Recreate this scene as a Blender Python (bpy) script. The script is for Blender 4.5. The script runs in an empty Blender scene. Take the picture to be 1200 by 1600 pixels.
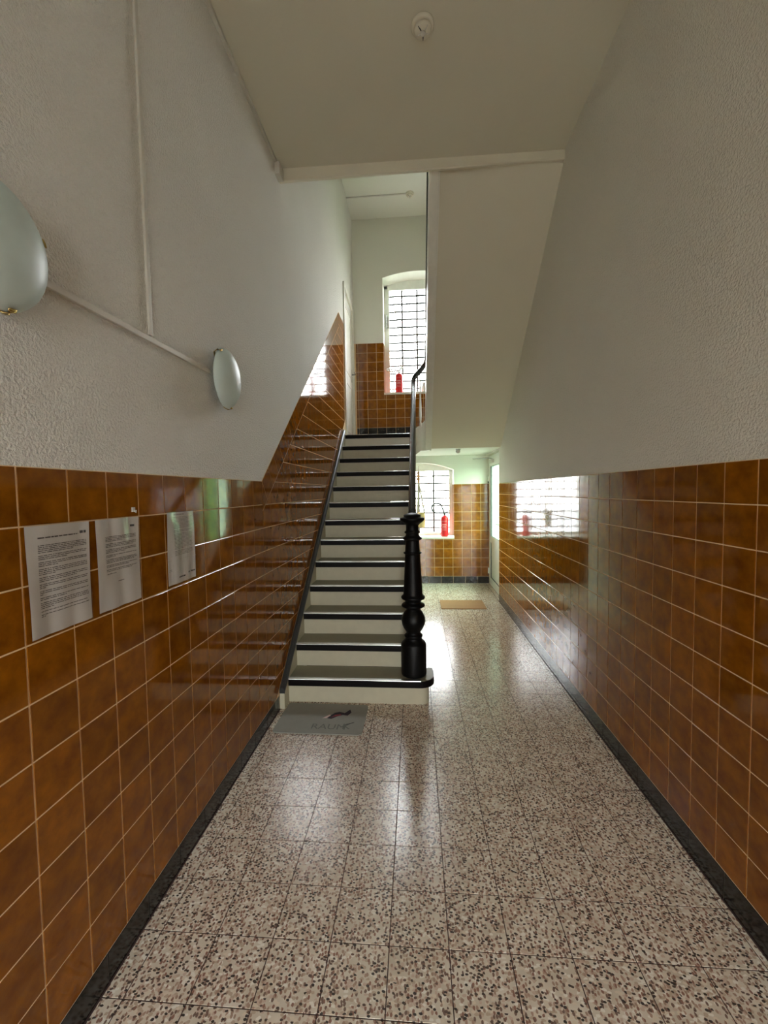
import bpy, bmesh, math, random
from mathutils import Vector, Matrix
random.seed(7)
SC = bpy.context.scene
COL = SC.collection

# ------------------------------------------------------------------ camera
CAM = Vector((0.0, 0.0, 1.543))
F_PX = 656.24
YAW, PITCH, ROLL = 0.0765219, 0.0497783, -0.0153564
fw = Vector((-math.sin(YAW)*math.cos(PITCH), math.cos(YAW)*math.cos(PITCH), -math.sin(PITCH)))
r0 = Vector((math.cos(YAW), math.sin(YAW), 0)); u0 = r0.cross(fw)
rt = r0*math.cos(ROLL) + u0*math.sin(ROLL); up = -r0*math.sin(ROLL) + u0*math.cos(ROLL)
cd = bpy.data.cameras.new('camera'); cam = bpy.data.objects.new('camera', cd); COL.objects.link(cam)
cd.sensor_fit = 'HORIZONTAL'; cd.sensor_width = 36.0; cd.lens = F_PX*36.0/1200.0
cd.clip_start = 0.02; cd.clip_end = 300
M = Matrix((rt, up, -fw)).transposed().to_4x4(); M.translation = CAM
cam.matrix_world = M
SC.camera = cam

# ------------------------------------------------------------------ sky, light, exposure
SC.view_settings.view_transform = 'Standard'
SC.view_settings.look = 'None'
SC.view_settings.gamma = 1.0
SC.view_settings.use_curve_mapping = False
SC.view_settings.exposure = 0.40
SC.cycles.use_denoising = True
SC.cycles.max_bounces = 14
SC.cycles.diffuse_bounces = 10
SC.cycles.glossy_bounces = 6
SC.cycles.transparent_max_bounces = 16
SC.cycles.sample_clamp_indirect = 20.0
SC.cycles.caustics_reflective = False
SC.cycles.caustics_refractive = False
SKY = 46.0
world = bpy.data.worlds.new('overcast_sky'); SC.world = world; world.use_nodes = True
wn = world.node_tree.nodes; wl = world.node_tree.links
bg = wn['Background']; bg.inputs['Strength'].default_value = SKY
tc = wn.new('ShaderNodeTexCoord'); sx = wn.new('ShaderNodeSeparateXYZ'); mr = wn.new('ShaderNodeMapRange')
mr.inputs['From Min'].default_value = -0.1; mr.inputs['From Max'].default_value = 0.6
mxc = wn.new('ShaderNodeMix'); mxc.data_type = 'RGBA'
mxc.inputs['A'].default_value = (1.0, 0.985, 0.93, 1); mxc.inputs['B'].default_value = (0.90, 0.96, 1.0, 1)
wl.new(tc.outputs['Generated'], sx.inputs[0]); wl.new(sx.outputs['Z'], mr.inputs['Value'])
wl.new(mr.outputs[0], mxc.inputs['Factor']); # overcast sky: the horizon is a third as bright as the zenith
mz = wn.new('ShaderNodeMapRange'); mz.inputs['From Min'].default_value = 0; mz.inputs['From Max'].default_value = 1
mz.inputs['To Min'].default_value = SKY/3; mz.inputs['To Max'].default_value = SKY
wl.new(sx.outputs['Z'], mz.inputs['Value']); wl.new(mz.outputs[0], bg.inputs['Strength'])
wl.new(mxc.outputs['Result'], bg.inputs['Color'])

def portal(name, loc, size, direction):
    """light portal in an opening: only guides the sky light, emits nothing"""
    l = bpy.data.lights.new(name, 'AREA'); l.shape = 'RECTANGLE'; l.size, l.size_y = size
    l.cycles.is_portal = True
    o = bpy.data.objects.new(name, l); COL.objects.link(o); o.location = loc
    o.rotation_euler = Vector(direction).to_track_quat('-Z', 'Y').to_euler()
    return o

# ------------------------------------------------------------------ materials
def nodes_of(m):
    m.use_nodes = True
    nt = m.node_tree
    return nt, nt.nodes, nt.links, nt.nodes['Principled BSDF']
def setp(p, **k):
    for a, b in k.items():
        p.inputs[a.replace('_', ' ')].default_value = b
def plain(name, col, rough=0.5, metal=0.0, spec=0.5, coat=0.0):
    m = bpy.data.materials.new(name); nt, n, l, p = nodes_of(m)
    # slight procedural variation
    t = n.new('ShaderNodeTexCoord'); z = n.new('ShaderNodeTexNoise'); z.inputs['Scale'].default_value = 18
    z.inputs['Detail'].default_value = 4
    l.new(t.outputs['Object'], z.inputs['Vector'])
    r = n.new('ShaderNodeMix'); r.data_type = 'RGBA'
    r.inputs['A'].default_value = (*[c*0.90 for c in col], 1); r.inputs['B'].default_value = (*[min(1, c*1.08) for c in col], 1)
    l.new(z.outputs['Fac'], r.inputs['Factor']); l.new(r.outputs['Result'], p.inputs['Base Color'])
    setp(p, Roughness=rough, Metallic=metal, Specular_IOR_Level=spec)
    if coat: setp(p, Coat_Weight=coat, Coat_Roughness=0.08)
    return m
def plaster(name, col, scale, dist, strength=1.0):
    m = bpy.data.materials.new(name); nt, n, l, p = nodes_of(m)
    t = n.new('ShaderNodeTexCoord')
    z = n.new('ShaderNodeTexNoise'); z.inputs['Scale'].default_value = scale; z.inputs['Detail'].default_value = 3; z.inputs['Roughness'].default_value = 0.55
    z2 = n.new('ShaderNodeTexNoise'); z2.inputs['Scale'].default_value = 1.6; z2.inputs['Detail'].default_value = 3
    l.new(t.outputs['Object'], z.inputs['Vector']); l.new(t.outputs['Object'], z2.inputs['Vector'])
    r = n.new('ShaderNodeMix'); r.data_type = 'RGBA'
    r.inputs['A'].default_value = (*[c*0.95 for c in col], 1); r.inputs['B'].default_value = (*[min(1, c*1.04) for c in col], 1)
    l.new(z2.outputs['Fac'], r.inputs['Factor']); l.new(r.outputs['Result'], p.inputs['Base Color'])
    b = n.new('ShaderNodeBump'); b.inputs['Strength'].default_value = strength; b.inputs['Distance'].default_value = dist
    l.new(z.outputs['Fac'], b.inputs['Height']); l.new(b.outputs['Normal'], p.inputs['Normal'])
    setp(p, Roughness=0.85, Specular_IOR_Level=0.25)
    return m
def glaze(name, dark, light, ripple=0.0012, rough=0.07):
    m = bpy.data.materials.new(name); nt, n, l, p = nodes_of(m)
    t = n.new('ShaderNodeTexCoord'); oi = n.new('ShaderNodeObjectInfo')
    ad = n.new('ShaderNodeVectorMath'); ad.operation = 'ADD'
    ml = n.new('ShaderNodeVectorMath'); ml.operation = 'SCALE'; ml.inputs['Scale'].default_value = 37.0
    cb = n.new('ShaderNodeCombineXYZ'); l.new(oi.outputs['Random'], cb.inputs[0]); l.new(oi.outputs['Random'], cb.inputs[1])
    l.new(cb.outputs[0], ml.inputs[0]); l.new(t.outputs['Object'], ad.inputs[0]); l.new(ml.outputs[0], ad.inputs[1])
    z = n.new('ShaderNodeTexNoise'); z.inputs['Scale'].default_value = 13; z.inputs['Detail'].default_value = 5; z.inputs['Roughness'].default_value = 0.6
    l.new(ad.outputs[0], z.inputs['Vector'])
    ramp = n.new('ShaderNodeValToRGB'); ramp.color_ramp.elements[0].position = 0.3; ramp.color_ramp.elements[1].position = 0.72
    ramp.color_ramp.elements[0].color = (*dark, 1); ramp.color_ramp.elements[1].color = (*light, 1)
    l.new(z.outputs['Fac'], ramp.inputs[0])
    hsv = n.new('ShaderNodeHueSaturation'); mrr = n.new('ShaderNodeMapRange')
    mrr.inputs['To Min'].default_value = 0.86; mrr.inputs['To Max'].default_value = 1.12
    l.new(oi.outputs['Random'], mrr.inputs['Value']); l.new(mrr.outputs[0], hsv.inputs['Value'])
    l.new(ramp.outputs['Color'], hsv.inputs['Color']); l.new(hsv.outputs['Color'], p.inputs['Base Color'])
    z3 = n.new('ShaderNodeTexNoise'); z3.inputs['Scale'].default_value = 17; z3.inputs['Detail'].default_value = 1
    l.new(ad.outputs[0], z3.inputs['Vector'])
    b = n.new('ShaderNodeBump'); b.inputs['Strength'].default_value = 0.5; b.inputs['Distance'].default_value = ripple
    l.new(z3.outputs['Fac'], b.inputs['Height']); l.new(b.outputs['Normal'], p.inputs['Normal'])
    setp(p, Roughness=rough, Specular_IOR_Level=0.45)
    return m
def terrazzo(name):
    m = bpy.data.materials.new(name); nt, n, l, p = nodes_of(m)
    g = n.new('ShaderNodeNewGeometry')
    base = None
    z = n.new('ShaderNodeTexNoise'); z.inputs['Scale'].default_value = 9; z.inputs['Detail'].default_value = 3
    l.new(g.outputs['Position'], z.inputs['Vector'])
    rb = n.new('ShaderNodeValToRGB'); rb.color_ramp.elements[0].color = (.58, .50, .39, 1); rb.color_ramp.elements[1].color = (.72, .65, .54, 1)
    rb.color_ramp.elements[0].position = .35; rb.color_ramp.elements[1].position = .65
    l.new(z.outputs['Fac'], rb.inputs[0]); prev = rb.outputs['Color']
    def chips(scale, keep, cols, prev, rad, stretch, off):
        mp = n.new('ShaderNodeMapping'); mp.inputs['Scale'].default_value = stretch; mp.inputs['Location'].default_value = off
        mp.inputs['Rotation'].default_value = (0, 0, off[0])
        wv = n.new('ShaderNodeTexNoise'); wv.inputs['Scale'].default_value = 60
        am = n.new('ShaderNodeVectorMath'); am.operation = 'MULTIPLY_ADD'; am.inputs[1].default_value = (.006, .006, 0)
        l.new(g.outputs['Position'], wv.inputs['Vector']); l.new(wv.outputs['Color'], am.inputs[0]); l.new(g.outputs['Position'], am.inputs[2])
        l.new(am.outputs[0], mp.inputs['Vector'])
        v = n.new('ShaderNodeTexVoronoi'); v.voronoi_dimensions = '2D'; v.inputs['Scale'].default_value = scale
        l.new(mp.outputs[0], v.inputs['Vector'])
        sp = n.new('ShaderNodeSeparateColor'); l.new(v.outputs['Color'], sp.inputs[0])
        k = n.new('ShaderNodeMath'); k.operation = 'LESS_THAN'; k.inputs[1].default_value = keep; l.new(sp.outputs[0], k.inputs[0])
        d = n.new('ShaderNodeMath'); d.operation = 'LESS_THAN'; d.inputs[1].default_value = rad; l.new(v.outputs['Distance'], d.inputs[0])
        a = n.new('ShaderNodeMath'); a.operation = 'MULTIPLY'; l.new(k.outputs[0], a.inputs[0]); l.new(d.outputs[0], a.inputs[1])
        cr = n.new('ShaderNodeValToRGB'); cr.color_ramp.interpolation = 'CONSTANT'
        e = cr.color_ramp.elements
        for i, c in enumerate(cols):
            q = e[i] if i < 2 else e.new(i/len(cols))
            q.position = i/len(cols); q.color = (*c, 1)
        l.new(sp.outputs[1], cr.inputs[0])
        mx = n.new('ShaderNodeMix'); mx.data_type = 'RGBA'
        l.new(a.outputs[0], mx.inputs['Factor']); l.new(prev, mx.inputs['A']); l.new(cr.outputs['Color'], mx.inputs['B'])
        return mx.outputs['Result']
    prev = chips(75, .55, [(.80, .75, .66), (.50, .39, .29), (.70, .60, .47), (.58, .44, .35)], prev, .55, (1, 1.5, 1), (.7, .2, 0))
    prev = chips(72, .50, [(.28, .15, .11), (.38, .26, .19), (.20, .13, .10), (.42, .28, .21)], prev, .42, (1.5, 1, 1), (1.3, .9, 0))
    prev = chips(82, .24, [(.06, .05, .04), (.10, .075, .06), (.15, .10, .08), (.07, .055, .05)], prev, .42, (1, 1.4, 1), (2.1, 1.9, 0))
    l.new(prev, p.inputs['Base Color'])
    setp(p, Roughness=0.2, Specular_IOR_Level=0.5)
    return m
def glass(name, tint=(1, 1, 1), gloss=0.06):
    m = bpy.data.materials.new(name); m.use_nodes = True
    n = m.node_tree.nodes; l = m.node_tree.links
    n.remove(n['Principled BSDF']); out = n['Material Output']
    tr = n.new('ShaderNodeBsdfTransparent'); tr.inputs[0].default_value = (*tint, 1)
    gl = n.new('ShaderNodeBsdfGlossy'); gl.inputs['Roughness'].default_value = gloss
    ge = n.new('ShaderNodeNewGeometry'); dt = n.new('ShaderNodeVectorMath'); dt.operation = 'DOT_PRODUCT'
    l.new(ge.outputs['Incoming'], dt.inputs[0]); l.new(ge.outputs['Normal'], dt.inputs[1])
    def mth(op, a, b=None):
        q = n.new('ShaderNodeMath'); q.operation = op
        if isinstance(a, (int, float)): q.inputs[0].default_value = a
        else: l.new(a, q.inputs[0])
        if b is not None: q.inputs[1].default_value = b
        return q.outputs[0]
    iv = n.new('ShaderNodeMath'); iv.operation = 'SUBTRACT'; iv.inputs[0].default_value = 1.0
    l.new(mth('ABSOLUTE', dt.outputs['Value']), iv.inputs[1])
    sch = mth('ADD', mth('MULTIPLY', mth('POWER', iv.outputs[0], 5.0), 0.9), 0.03)
    mx = n.new('ShaderNodeMixShader')
    l.new(sch, mx.inputs[0]); l.new(tr.outputs[0], mx.inputs[1]); l.new(gl.outputs[0], mx.inputs[2]); l.new(mx.outputs[0], out.inputs['Surface'])
    return m

MT = {}
MT['plaster_left'] = plaster('roughcast_paint', (.80, .79, .74), 105, .016)
MT['plaster_right'] = plaster('fine_roughcast_paint', (.77, .755, .68), 105, .012)
MT['plaster_back'] = plaster('smooth_wall_paint', (.76, .76, .68), 60, .002, .5)
MT['ceiling'] = plaster('ceiling_paint', (.68, .65, .54), 40, .002, .4)
MT['white_paint'] = plain('white_gloss_paint', (.78, .77, .70), .35)
MT['soffit'] = plaster('soffit_paint', (.73, .69, .57), 50, .002, .4)
MT['riser'] = plain('cream_riser_paint', (.50, .475, .35), .5)
MT['tread'] = plain('olive_linoleum', (.24, .225, .155), .5)
MT['black'] = plain('black_gloss_paint', (.004, .003, .003), .5, 0, .12)
MT['newel'] = plain('black_lacquer', (.003, .003, .003), .42, 0, .16)
MT['cap'] = plain('dark_grey_lacquer', (.035, .038, .038), .3)
MT['rail'] = plain('dark_varnished_rail', (.02, .02, .02), .22)
MT['alu'] = plain('aluminium', (.80, .80, .78), .28, 1.0)
MT['chrome'] = plain('brushed_steel', (.65, .66, .66), .25, 1.0)
MT['brass'] = plain('brass', (.75, .56, .22), .2, 1.0)
MT['tile'] = glaze('amber_glaze', (.145, .042, .002), (.29, .100, .004), ripple=.00028)
MT['tile_black'] = glaze('black_glaze', (.006, .005, .004), (.022, .020, .018), rough=.15)
MT['grout'] = plain('sand_grout', (.80, .58, .32), .8)
MT['grout_grey'] = plain('grey_grout', (.30, .29, .26), .8)
MT['grout_floor'] = plain('brown_floor_joint', (.05, .022, .018), .9)
MT['terrazzo'] = terrazzo('terrazzo')
MT['upvc'] = plain('white_plastic', (.80, .82, .76), .3)
MT['trunking'] = plain('painted_trunking', (.62, .60, .54), .5)
MT['lamp'] = plain('opal_shade', (.52, .62, .60), .42, 0, .5)
MT['dark_line'] = plain('dark_seal_and_gap_shade', (.03, .03, .03), .5)  # seals and small caps, also the painted gap shade on the landing door
MT['lead'] = plain('lead_strip', (.10, .10, .10), .5)
MT['glass'] = glass('clear_glass')
MT['glass_green'] = glass('greenish_glass', (.66, .80, .69))
MT['sleeve'] = glass('plastic_sleeve', (.97, .97, .97), .12)
MT['paper'] = plain('white_paper', (.76, .75, .73), .6)
MT['ink'] = plain('grey_print', (.10, .10, .10), .7)
MT['red'] = plain('red_enamel', (.62, .015, .02), .28)
MT['rubber'] = plain('black_rubber', (.02, .02, .02), .5)
MT['label'] = plain('pale_label', (.75, .55, .52), .5)
MT['coir'] = plain('brown_coir', (.30, .155, .06), .95)
MT['mat'] = plain('grey_rubber_mat', (.27, .265, .23), .75)
MT['mat_print'] = plain('faded_print', (.15, .15, .135), .8)
MT['mat_dark'] = plain('dark_print', (.03, .02, .03), .8)
MT['mat_red'] = plain('red_print', (.25, .03, .04), .8)
MT['wood'] = plain('wood_bead', (.50, .26, .12), .5)
MT['basket'] = plain('woven_seagrass', (.42, .30, .14), .85)
MT['cord'] = plain('cotton_cord', (.45, .40, .33), .8)
MT['marble'] = plain('pale_stone_sill', (.72, .69, .60), .25)
MT['yard'] = plain('pale_paving', (.16, .16, .15), .8)
MT['leaf'] = plain('hedge_leaf', (.12, .22, .08), .6)
MT['vase'] = plain('pale_ceramic', (.60, .56, .54), .35)

# ------------------------------------------------------------------ helpers
def tag(o, label=None, cat=None, group=None, kind=None):
    if label: o['label'] = label
    if cat: o['category'] = cat
    if group: o['group'] = group
    if kind: o['kind'] = kind
    return o
def empty(name, loc=(0, 0, 0), rz=0.0):
    o = bpy.data.objects.new(name, None); COL.objects.link(o); o.location = loc; o.rotation_euler = (0, 0, rz)
    o.empty_display_size = .05
    return o
class MB:
    def __init__(s): s.v = []; s.f = []; s.sm = []
    def add(s, vs, fs, smooth=False):
        k = len(s.v); s.v += [tuple(v) for v in vs]; s.f += [tuple(i+k for i in f) for f in fs]; s.sm += [smooth]*len(fs); return s
    def box(s, a, b, bev=0):
        x0, y0, z0 = a; x1, y1, z1 = b
        x0, x1 = min(x0, x1), max(x0, x1); y0, y1 = min(y0, y1), max(y0, y1); z0, z1 = min(z0, z1), max(z0, z1)
        vs = [(x, y, z) for z in (z0, z1) for y in (y0, y1) for x in (x0, x1)]
        return s.add(vs, [(0, 2, 3, 1), (4, 5, 7, 6), (0, 1, 5, 4), (2, 6, 7, 3), (0, 4, 6, 2), (1, 3, 7, 5)])
    def prism(s, pts, axis, a, b):
        """polygon pts (2D) extruded along axis from a to b. axis x: pts=(y,z), y: (x,z), z: (x,y)"""
        def P(p, t):
            return (t, p[0], p[1]) if axis == 'x' else (p[0], t, p[1]) if axis == 'y' else (p[0], p[1], t)
        ar = sum(pts[i][0]*pts[(i+1) % len(pts)][1]-pts[(i+1) % len(pts)][0]*pts[i][1] for i in range(len(pts)))
        if ar < 0: pts = pts[::-1]
        n = len(pts); lo, hi = min(a, b), max(a, b)
        vs = [P(p, lo) for p in pts]+[P(p, hi) for p in pts]
        fs = [tuple(range(n, 2*n)), tuple(range(n-1, -1, -1))]+[(i, (i+1) % n, n+(i+1) % n, n+i) for i in range(n)]
        if axis == 'y': fs = [f[::-1] for f in fs]
        return s.add(vs, fs)
    def lathe(s, prof, c=(0, 0, 0), seg=24, axis='z', smooth=True, sx=1, sy=1):
        n = len(prof); vs = []
        for r, z in prof:
            for k in range(seg):
                a = 2*math.pi*k/seg; x, y = r*math.cos(a)*sx, r*math.sin(a)*sy
                if axis == 'z': q = (x, y, z)
                elif axis == 'x': q = (z, x, y)
                else: q = (y, z, x)
                vs.append((q[0]+c[0], q[1]+c[1], q[2]+c[2]))
        fs = [(i*seg+k, i*seg+(k+1) % seg, (i+1)*seg+(k+1) % seg, (i+1)*seg+k) for i in range(n-1) for k in range(seg)]
        fs += [tuple(range(seg-1, -1, -1)), tuple((n-1)*seg+k for k in range(seg))]
        return s.add(vs, fs, smooth)
    def tube(s, pts, r, seg=8, smooth=True, flat=None):
        pts = [Vector(p) for p in pts]; n = len(pts); rings = []
        prevu = None
        for i, p in enumerate(pts):
            t = (pts[min(i+1, n-1)]-pts[max(i-1, 0)]).normalized()
            if flat is not None: u = Vector(flat).cross(t)
            else: u = (prevu - t*prevu.dot(t)) if prevu is not None else t.orthogonal()
            if u.length < 1e-5: u = t.orthogonal()
            u.normalize(); prevu = u; w = t.cross(u)
            ra, rb = (r if isinstance(r, tuple) else (r, r))
            rings.append([p+u*math.cos(2*math.pi*k/seg)*ra+w*math.sin(2*math.pi*k/seg)*rb for k in range(seg)])
        vs = [v for q in rings for v in q]
        fs = [(i*seg+k, i*seg+(k+1) % seg, (i+1)*seg+(k+1) % seg, (i+1)*seg+k) for i in range(n-1) for k in range(seg)]
        fs += [tuple(range(seg-1, -1, -1)), tuple((n-1)*seg+k for k in range(seg))]
        return s.add(vs, fs, smooth)
    def mesh(s, name):
        me = bpy.data.meshes.new(name); me.from_pydata(s.v, [], s.f)
        me.polygons.foreach_set('use_smooth', s.sm); me.update(); return me
    def build(s, name, m, parent=None, bevel=0, kind=None):
        me = s.mesh(name); me.materials.append(m)
        if bevel:
            bm = bmesh.new(); bm.from_mesh(me)
            bmesh.ops.bevel(bm, geom=[e for e in bm.edges if e.is_manifold and e.calc_face_angle(0) > .6], offset=bevel, segments=2, affect='EDGES', profile=.6)
            bm.to_mesh(me); bm.free()
        o = bpy.data.objects.new(name, me); COL.objects.link(o)
        if parent: o.parent = parent
        if kind: o['kind'] = kind
        return o
def part_at(mb, name, m, parent, origin, bevel=0):
    """mesh given in world coordinates, origin moved to `origin`; parent must be unrotated"""
    ox = Vector(origin); mb.v = [(v[0]-ox.x, v[1]-ox.y, v[2]-ox.z) for v in mb.v]
    o = mb.build(name, m, parent, bevel)
    base = parent.matrix_basis.translation if parent else Vector((0, 0, 0))
    pp = parent.parent if parent else None
    while pp: base = base+pp.matrix_basis.translation; pp = pp.parent
    o.location = ox-base
    return o
def wpart(mb, name, m, parent, bevel=0):
    """part whose mesh is written in world coordinates under an unrotated parent"""
    return part_at(mb, name, m, parent, parent_world(parent), bevel)
def parent_world(p):
    b = Vector((0, 0, 0))
    while p: b = b+p.matrix_basis.translation; p = p.parent
    return b
def project(P):
    d = Vector(P)-CAM; z = d.dot(fw)
    if z < .05: return None
    return 600+F_PX*d.dot(rt)/z, 800-F_PX*d.dot(up)/z, z

# ------------------------------------------------------------------ tiles
def clip(poly, a, b, c):
    """keep a*x+b*y<=c"""
    out = []
    for i in range(len(poly)):
        p, q = poly[i], poly[(i+1) % len(poly)]
        dp, dq = a*p[0]+b*p[1]-c, a*q[0]+b*q[1]-c
        if dp <= 0: out.append(p)
        if (dp < 0 < dq) or (dq < 0 < dp):
            t = dp/(dp-dq); out.append((p[0]+(q[0]-p[0])*t, p[1]+(q[1]-p[1])*t))
    return out
def area(poly):
    return abs(sum(poly[i][0]*poly[(i+1) % len(poly)][1]-poly[(i+1) % len(poly)][0]*poly[i][1] for i in range(len(poly))))/2
def tile_geo(poly, t, bev):
    """poly in local 2D (ccw), front at z=0, back at z=-t; chamfered edge"""
    n = len(poly)
    inner = []
    for i in range(n):
        p, a, b = Vector(poly[i]), Vector(poly[i-1]), Vector(poly[(i+1) % n])
        e1 = (p-a).normalized(); e2 = (b-p).normalized(); n1 = Vector((-e1.y, e1.x)); n2 = Vector((-e2.y, e2.x))
        k = n1+n2; k = k/max(.5, k.length_squared)*2*bev if k.length > .01 else n1*bev
        inner.append(p+k)
    vs = [(p[0], p[1], -t) for p in poly]+[(p[0], p[1], -bev) for p in poly]+[(p[0], p[1], 0) for p in inner]
    fs = [tuple(range(2*n, 3*n))]
    for r in (0, 1): fs += [(r*n+i, r*n+(i+1) % n, (r+1)*n+(i+1) % n, (r+1)*n+i) for i in range(n)]
    return vs, fs
_tm = {}
def lay(parent, name, mat, U, V, N, origin, polys, limit=300, t=.006, bev=.0012, tilt=.0018):
    """polys: list of 2D polygons in (u,v) metres on the plane origin+U*u+V*v, facing N. The biggest in view become parts."""
    U, V, N, O = Vector(U), Vector(V), Vector(N), Vector(origin)
    items = []
    for poly in polys:
        if len(poly) < 3 or area(poly) < 2e-4: continue
        pl = []
        for q in poly:
            if not pl or (abs(q[0]-pl[-1][0])+abs(q[1]-pl[-1][1])) > 1e-3: pl.append(q)
        if len(pl) > 2 and abs(pl[0][0]-pl[-1][0])+abs(pl[0][1]-pl[-1][1]) < 1e-3: pl.pop()
        if len(pl) < 3: continue
        if sum(pl[i][0]*pl[(i+1) % len(pl)][1]-pl[(i+1) % len(pl)][0]*pl[i][1] for i in range(len(pl))) < 0: pl = pl[::-1]
        cx = (min(p[0] for p in pl)+max(p[0] for p in pl))/2; cy = (min(p[1] for p in pl)+max(p[1] for p in pl))/2
        W = O+U*cx+V*cy; pr = project(W); s = 0
        if pr and -60 < pr[0] < 1260 and -60 < pr[1] < 1660:
            cs = [project(O+U*p[0]+V*p[1]) for p in pl]
            if all(cs): s = area([(c[0], c[1]) for c in cs])
        items.append((s, cx, cy, [(p[0]-cx, p[1]-cy) for p in pl]))
    items.sort(key=lambda i: -i[0])
    rest = MB()
    for k, (s, cx, cy, pl) in enumerate(items):
        R = Matrix((U, V, N)).transposed().to_4x4()
        T = Matrix.Translation(O+U*cx+V*cy) @ R @ Matrix.Rotation(random.uniform(-tilt, tilt), 4, 'X') @ Matrix.Rotation(random.uniform(-tilt, tilt), 4, 'Y')
        if k < limit and s > 30:
            rect = len(pl) == 4 and abs(area(pl)-(max(p[0] for p in pl)-min(p[0] for p in pl))*(max(p[1] for p in pl)-min(p[1] for p in pl))) < 1e-6
            key = (name, mat.name, round(max(p[0] for p in pl), 4), round(max(p[1] for p in pl), 4), t) if rect else None
            me = _tm.get(key) if key else None
            if me is None:
                vs, fs = tile_geo(pl, t, bev); me = MB().add(vs, fs).mesh(name); me.materials.append(mat)
                if key: _tm[key] = me
            o = bpy.data.objects.new(name, me); COL.objects.link(o); o.parent = parent; o.matrix_basis = T
        else:
            vs, fs = tile_geo(pl, t, bev)
            rest.add([tuple(T @ Vector(v)) for v in vs], fs)
    if rest.v: rest.build(name, mat, parent, kind='stuff')
def rect(u0, u1, v0, v1): return [(u0, v0), (u1, v0), (u1, v1), (u0, v1)]
G = .0021     # half a wall joint
def grid(u0, u1, v0, v1, uo, vo, pu, pv, g=G):
    """joint-inset cells of a grid with lines at uo+i*pu, vo+j*pv, clipped to the rectangle"""
    out = []
    for i in range(math.floor((u0-uo)/pu+1e-6), math.ceil((u1-uo)/pu-1e-6)):
        for j in range(math.floor((v0-vo)/pv+1e-6), math.ceil((v1-vo)/pv-1e-6)):
            a, b = max(u0, uo+i*pu)+g, min(u1, uo+(i+1)*pu)-g; c, d = max(v0, vo+j*pv)+g, min(v1, vo+(j+1)*pv)-g
            if b-a > .006 and d-c > .006: out.append(rect(a, b, c, d))
    return out

# ------------------------------------------------------------------ key dimensions
XL, XR, YB = -0.987, 1.1275, 6.951      # tile faces
YR0 = -2.6                              # wall behind the viewer
T = .152
ZL, ZR, ZBK = 1.619, 1.630, 1.639       # top of the tiling
N1Y, RISE, GO = 2.955, .178, .228       # first nosing, riser, going
LZ = 13*RISE; LY = N1Y+12*GO            # landing level and edge
SZ = 2.104                              # underside of landing
TOP = 5.92                              # ceiling of the stairwell
DX = 1.19                               # plane of the yard door
WX0, WX1 = -.50, .62                    # window opening
def zc(x): return 3.940+(x-XL)/(XR-XL)*(4.050-3.940)   # hall ceiling is a little out of level

# ------------------------------------------------------------------ floor
fl = MB().box((XL-.2, YR0-.2, -.25), (1.35, 7.35, -.0015)).build('floor', MT['grout_floor']); tag(fl, kind='structure')
cells = grid(XL+.004, XR-.004, YR0, YB-.004, -.108, 1.953, .2017, .2017, .0016)
cells += grid(XR+.001, DX-.002, 5.84, YB-.004, -.108, 1.953, .2017, .2017, .0016)
keep = []
for c in cells:
    cx = (c[0][0]+c[2][0])/2; cy = (c[0][1]+c[2][1])/2
    if cx < -.10 and 3.1 < cy < 5.6: continue      # beneath the stairs
    keep.append(c)
lay(fl, 'floor_tile', MT['terrazzo'], (1, 0, 0), (0, 1, 0), (0, 0, 1), (0, 0, 0), keep, 300, .012, .0008, .0012)

# ------------------------------------------------------------------ left wall
wl_ = MB()
wl_.box((XL-.25, YR0-.2, -.25), (XL-.0030, 5.985, TOP+.2))
wl_.box((XL-.25, 5.985, -.25), (XL-.0030, 7.35, LZ-.02)); wl_.box((XL-.25, 5.985, 4.49), (XL-.0030, 7.35, TOP+.2))
wl_.box((XL-.25, 6.86, LZ-.02), (XL-.0030, 7.35, 4.49)); wl_.box((XL-.25, 5.985, LZ-.02), (XL-.12, 6.86, 4.49))
wall_left = tag(wl_.build('wall_left', MT['plaster_left']), kind='structure')
YC = .9715+11*T                               # where the tiling starts to climb
SL = (3.90-1.619)/(5.58-YC)
YT = 5.58
def dado(y): return ZL+(y-YC)*SL
def strl(y): return RISE+(y-N1Y)*(RISE/GO)    # nosing line
den = math.hypot(1, SL); BW = .152*den        # border course, vertical height
capoff = .045
polys = []
for c in grid(YR0, YC, ZL-10*T, ZL, .9715, ZL-10*T, T, T): polys.append(c)
for c in grid(YC, YT, .099, 4.1, .9715, ZL-10*T, T, T):
    c = clip(c, -SL, 1, ZL-SL*YC-BW-G*den)                         # below the border course
    if c: c = clip(c, RISE/GO, -1, -(RISE-N1Y*RISE/GO+capoff+.004))   # above the stair string
    if c: polys.append(c)
for c in grid(YT, 5.968, LZ, 3.90, .9715, ZL-10*T, T, T):
    c = clip(c, RISE/GO, -1, -(RISE-N1Y*RISE/GO+capoff+.004))
    if c: polys.append(c)
d = (1/den, SL/den)                                # along the slope
nrm = (-SL/den, 1/den)
L_ = 0
while L_ < 4.2:
    a, b = L_+G, L_+T-G
    quad = []
    for (s_, h_) in ((a, -T+G), (b, -T+G), (b, -G), (a, -G)):
        quad.append((YC+d[0]*s_+nrm[0]*h_, ZL+d[1]*s_+nrm[1]*h_))
    quad = clip(quad, -1, 0, -(YC+G)); quad = clip(quad, 1, 0, YT-G) if quad else quad
    if quad: polys.append(quad)
    L_ += T
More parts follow.
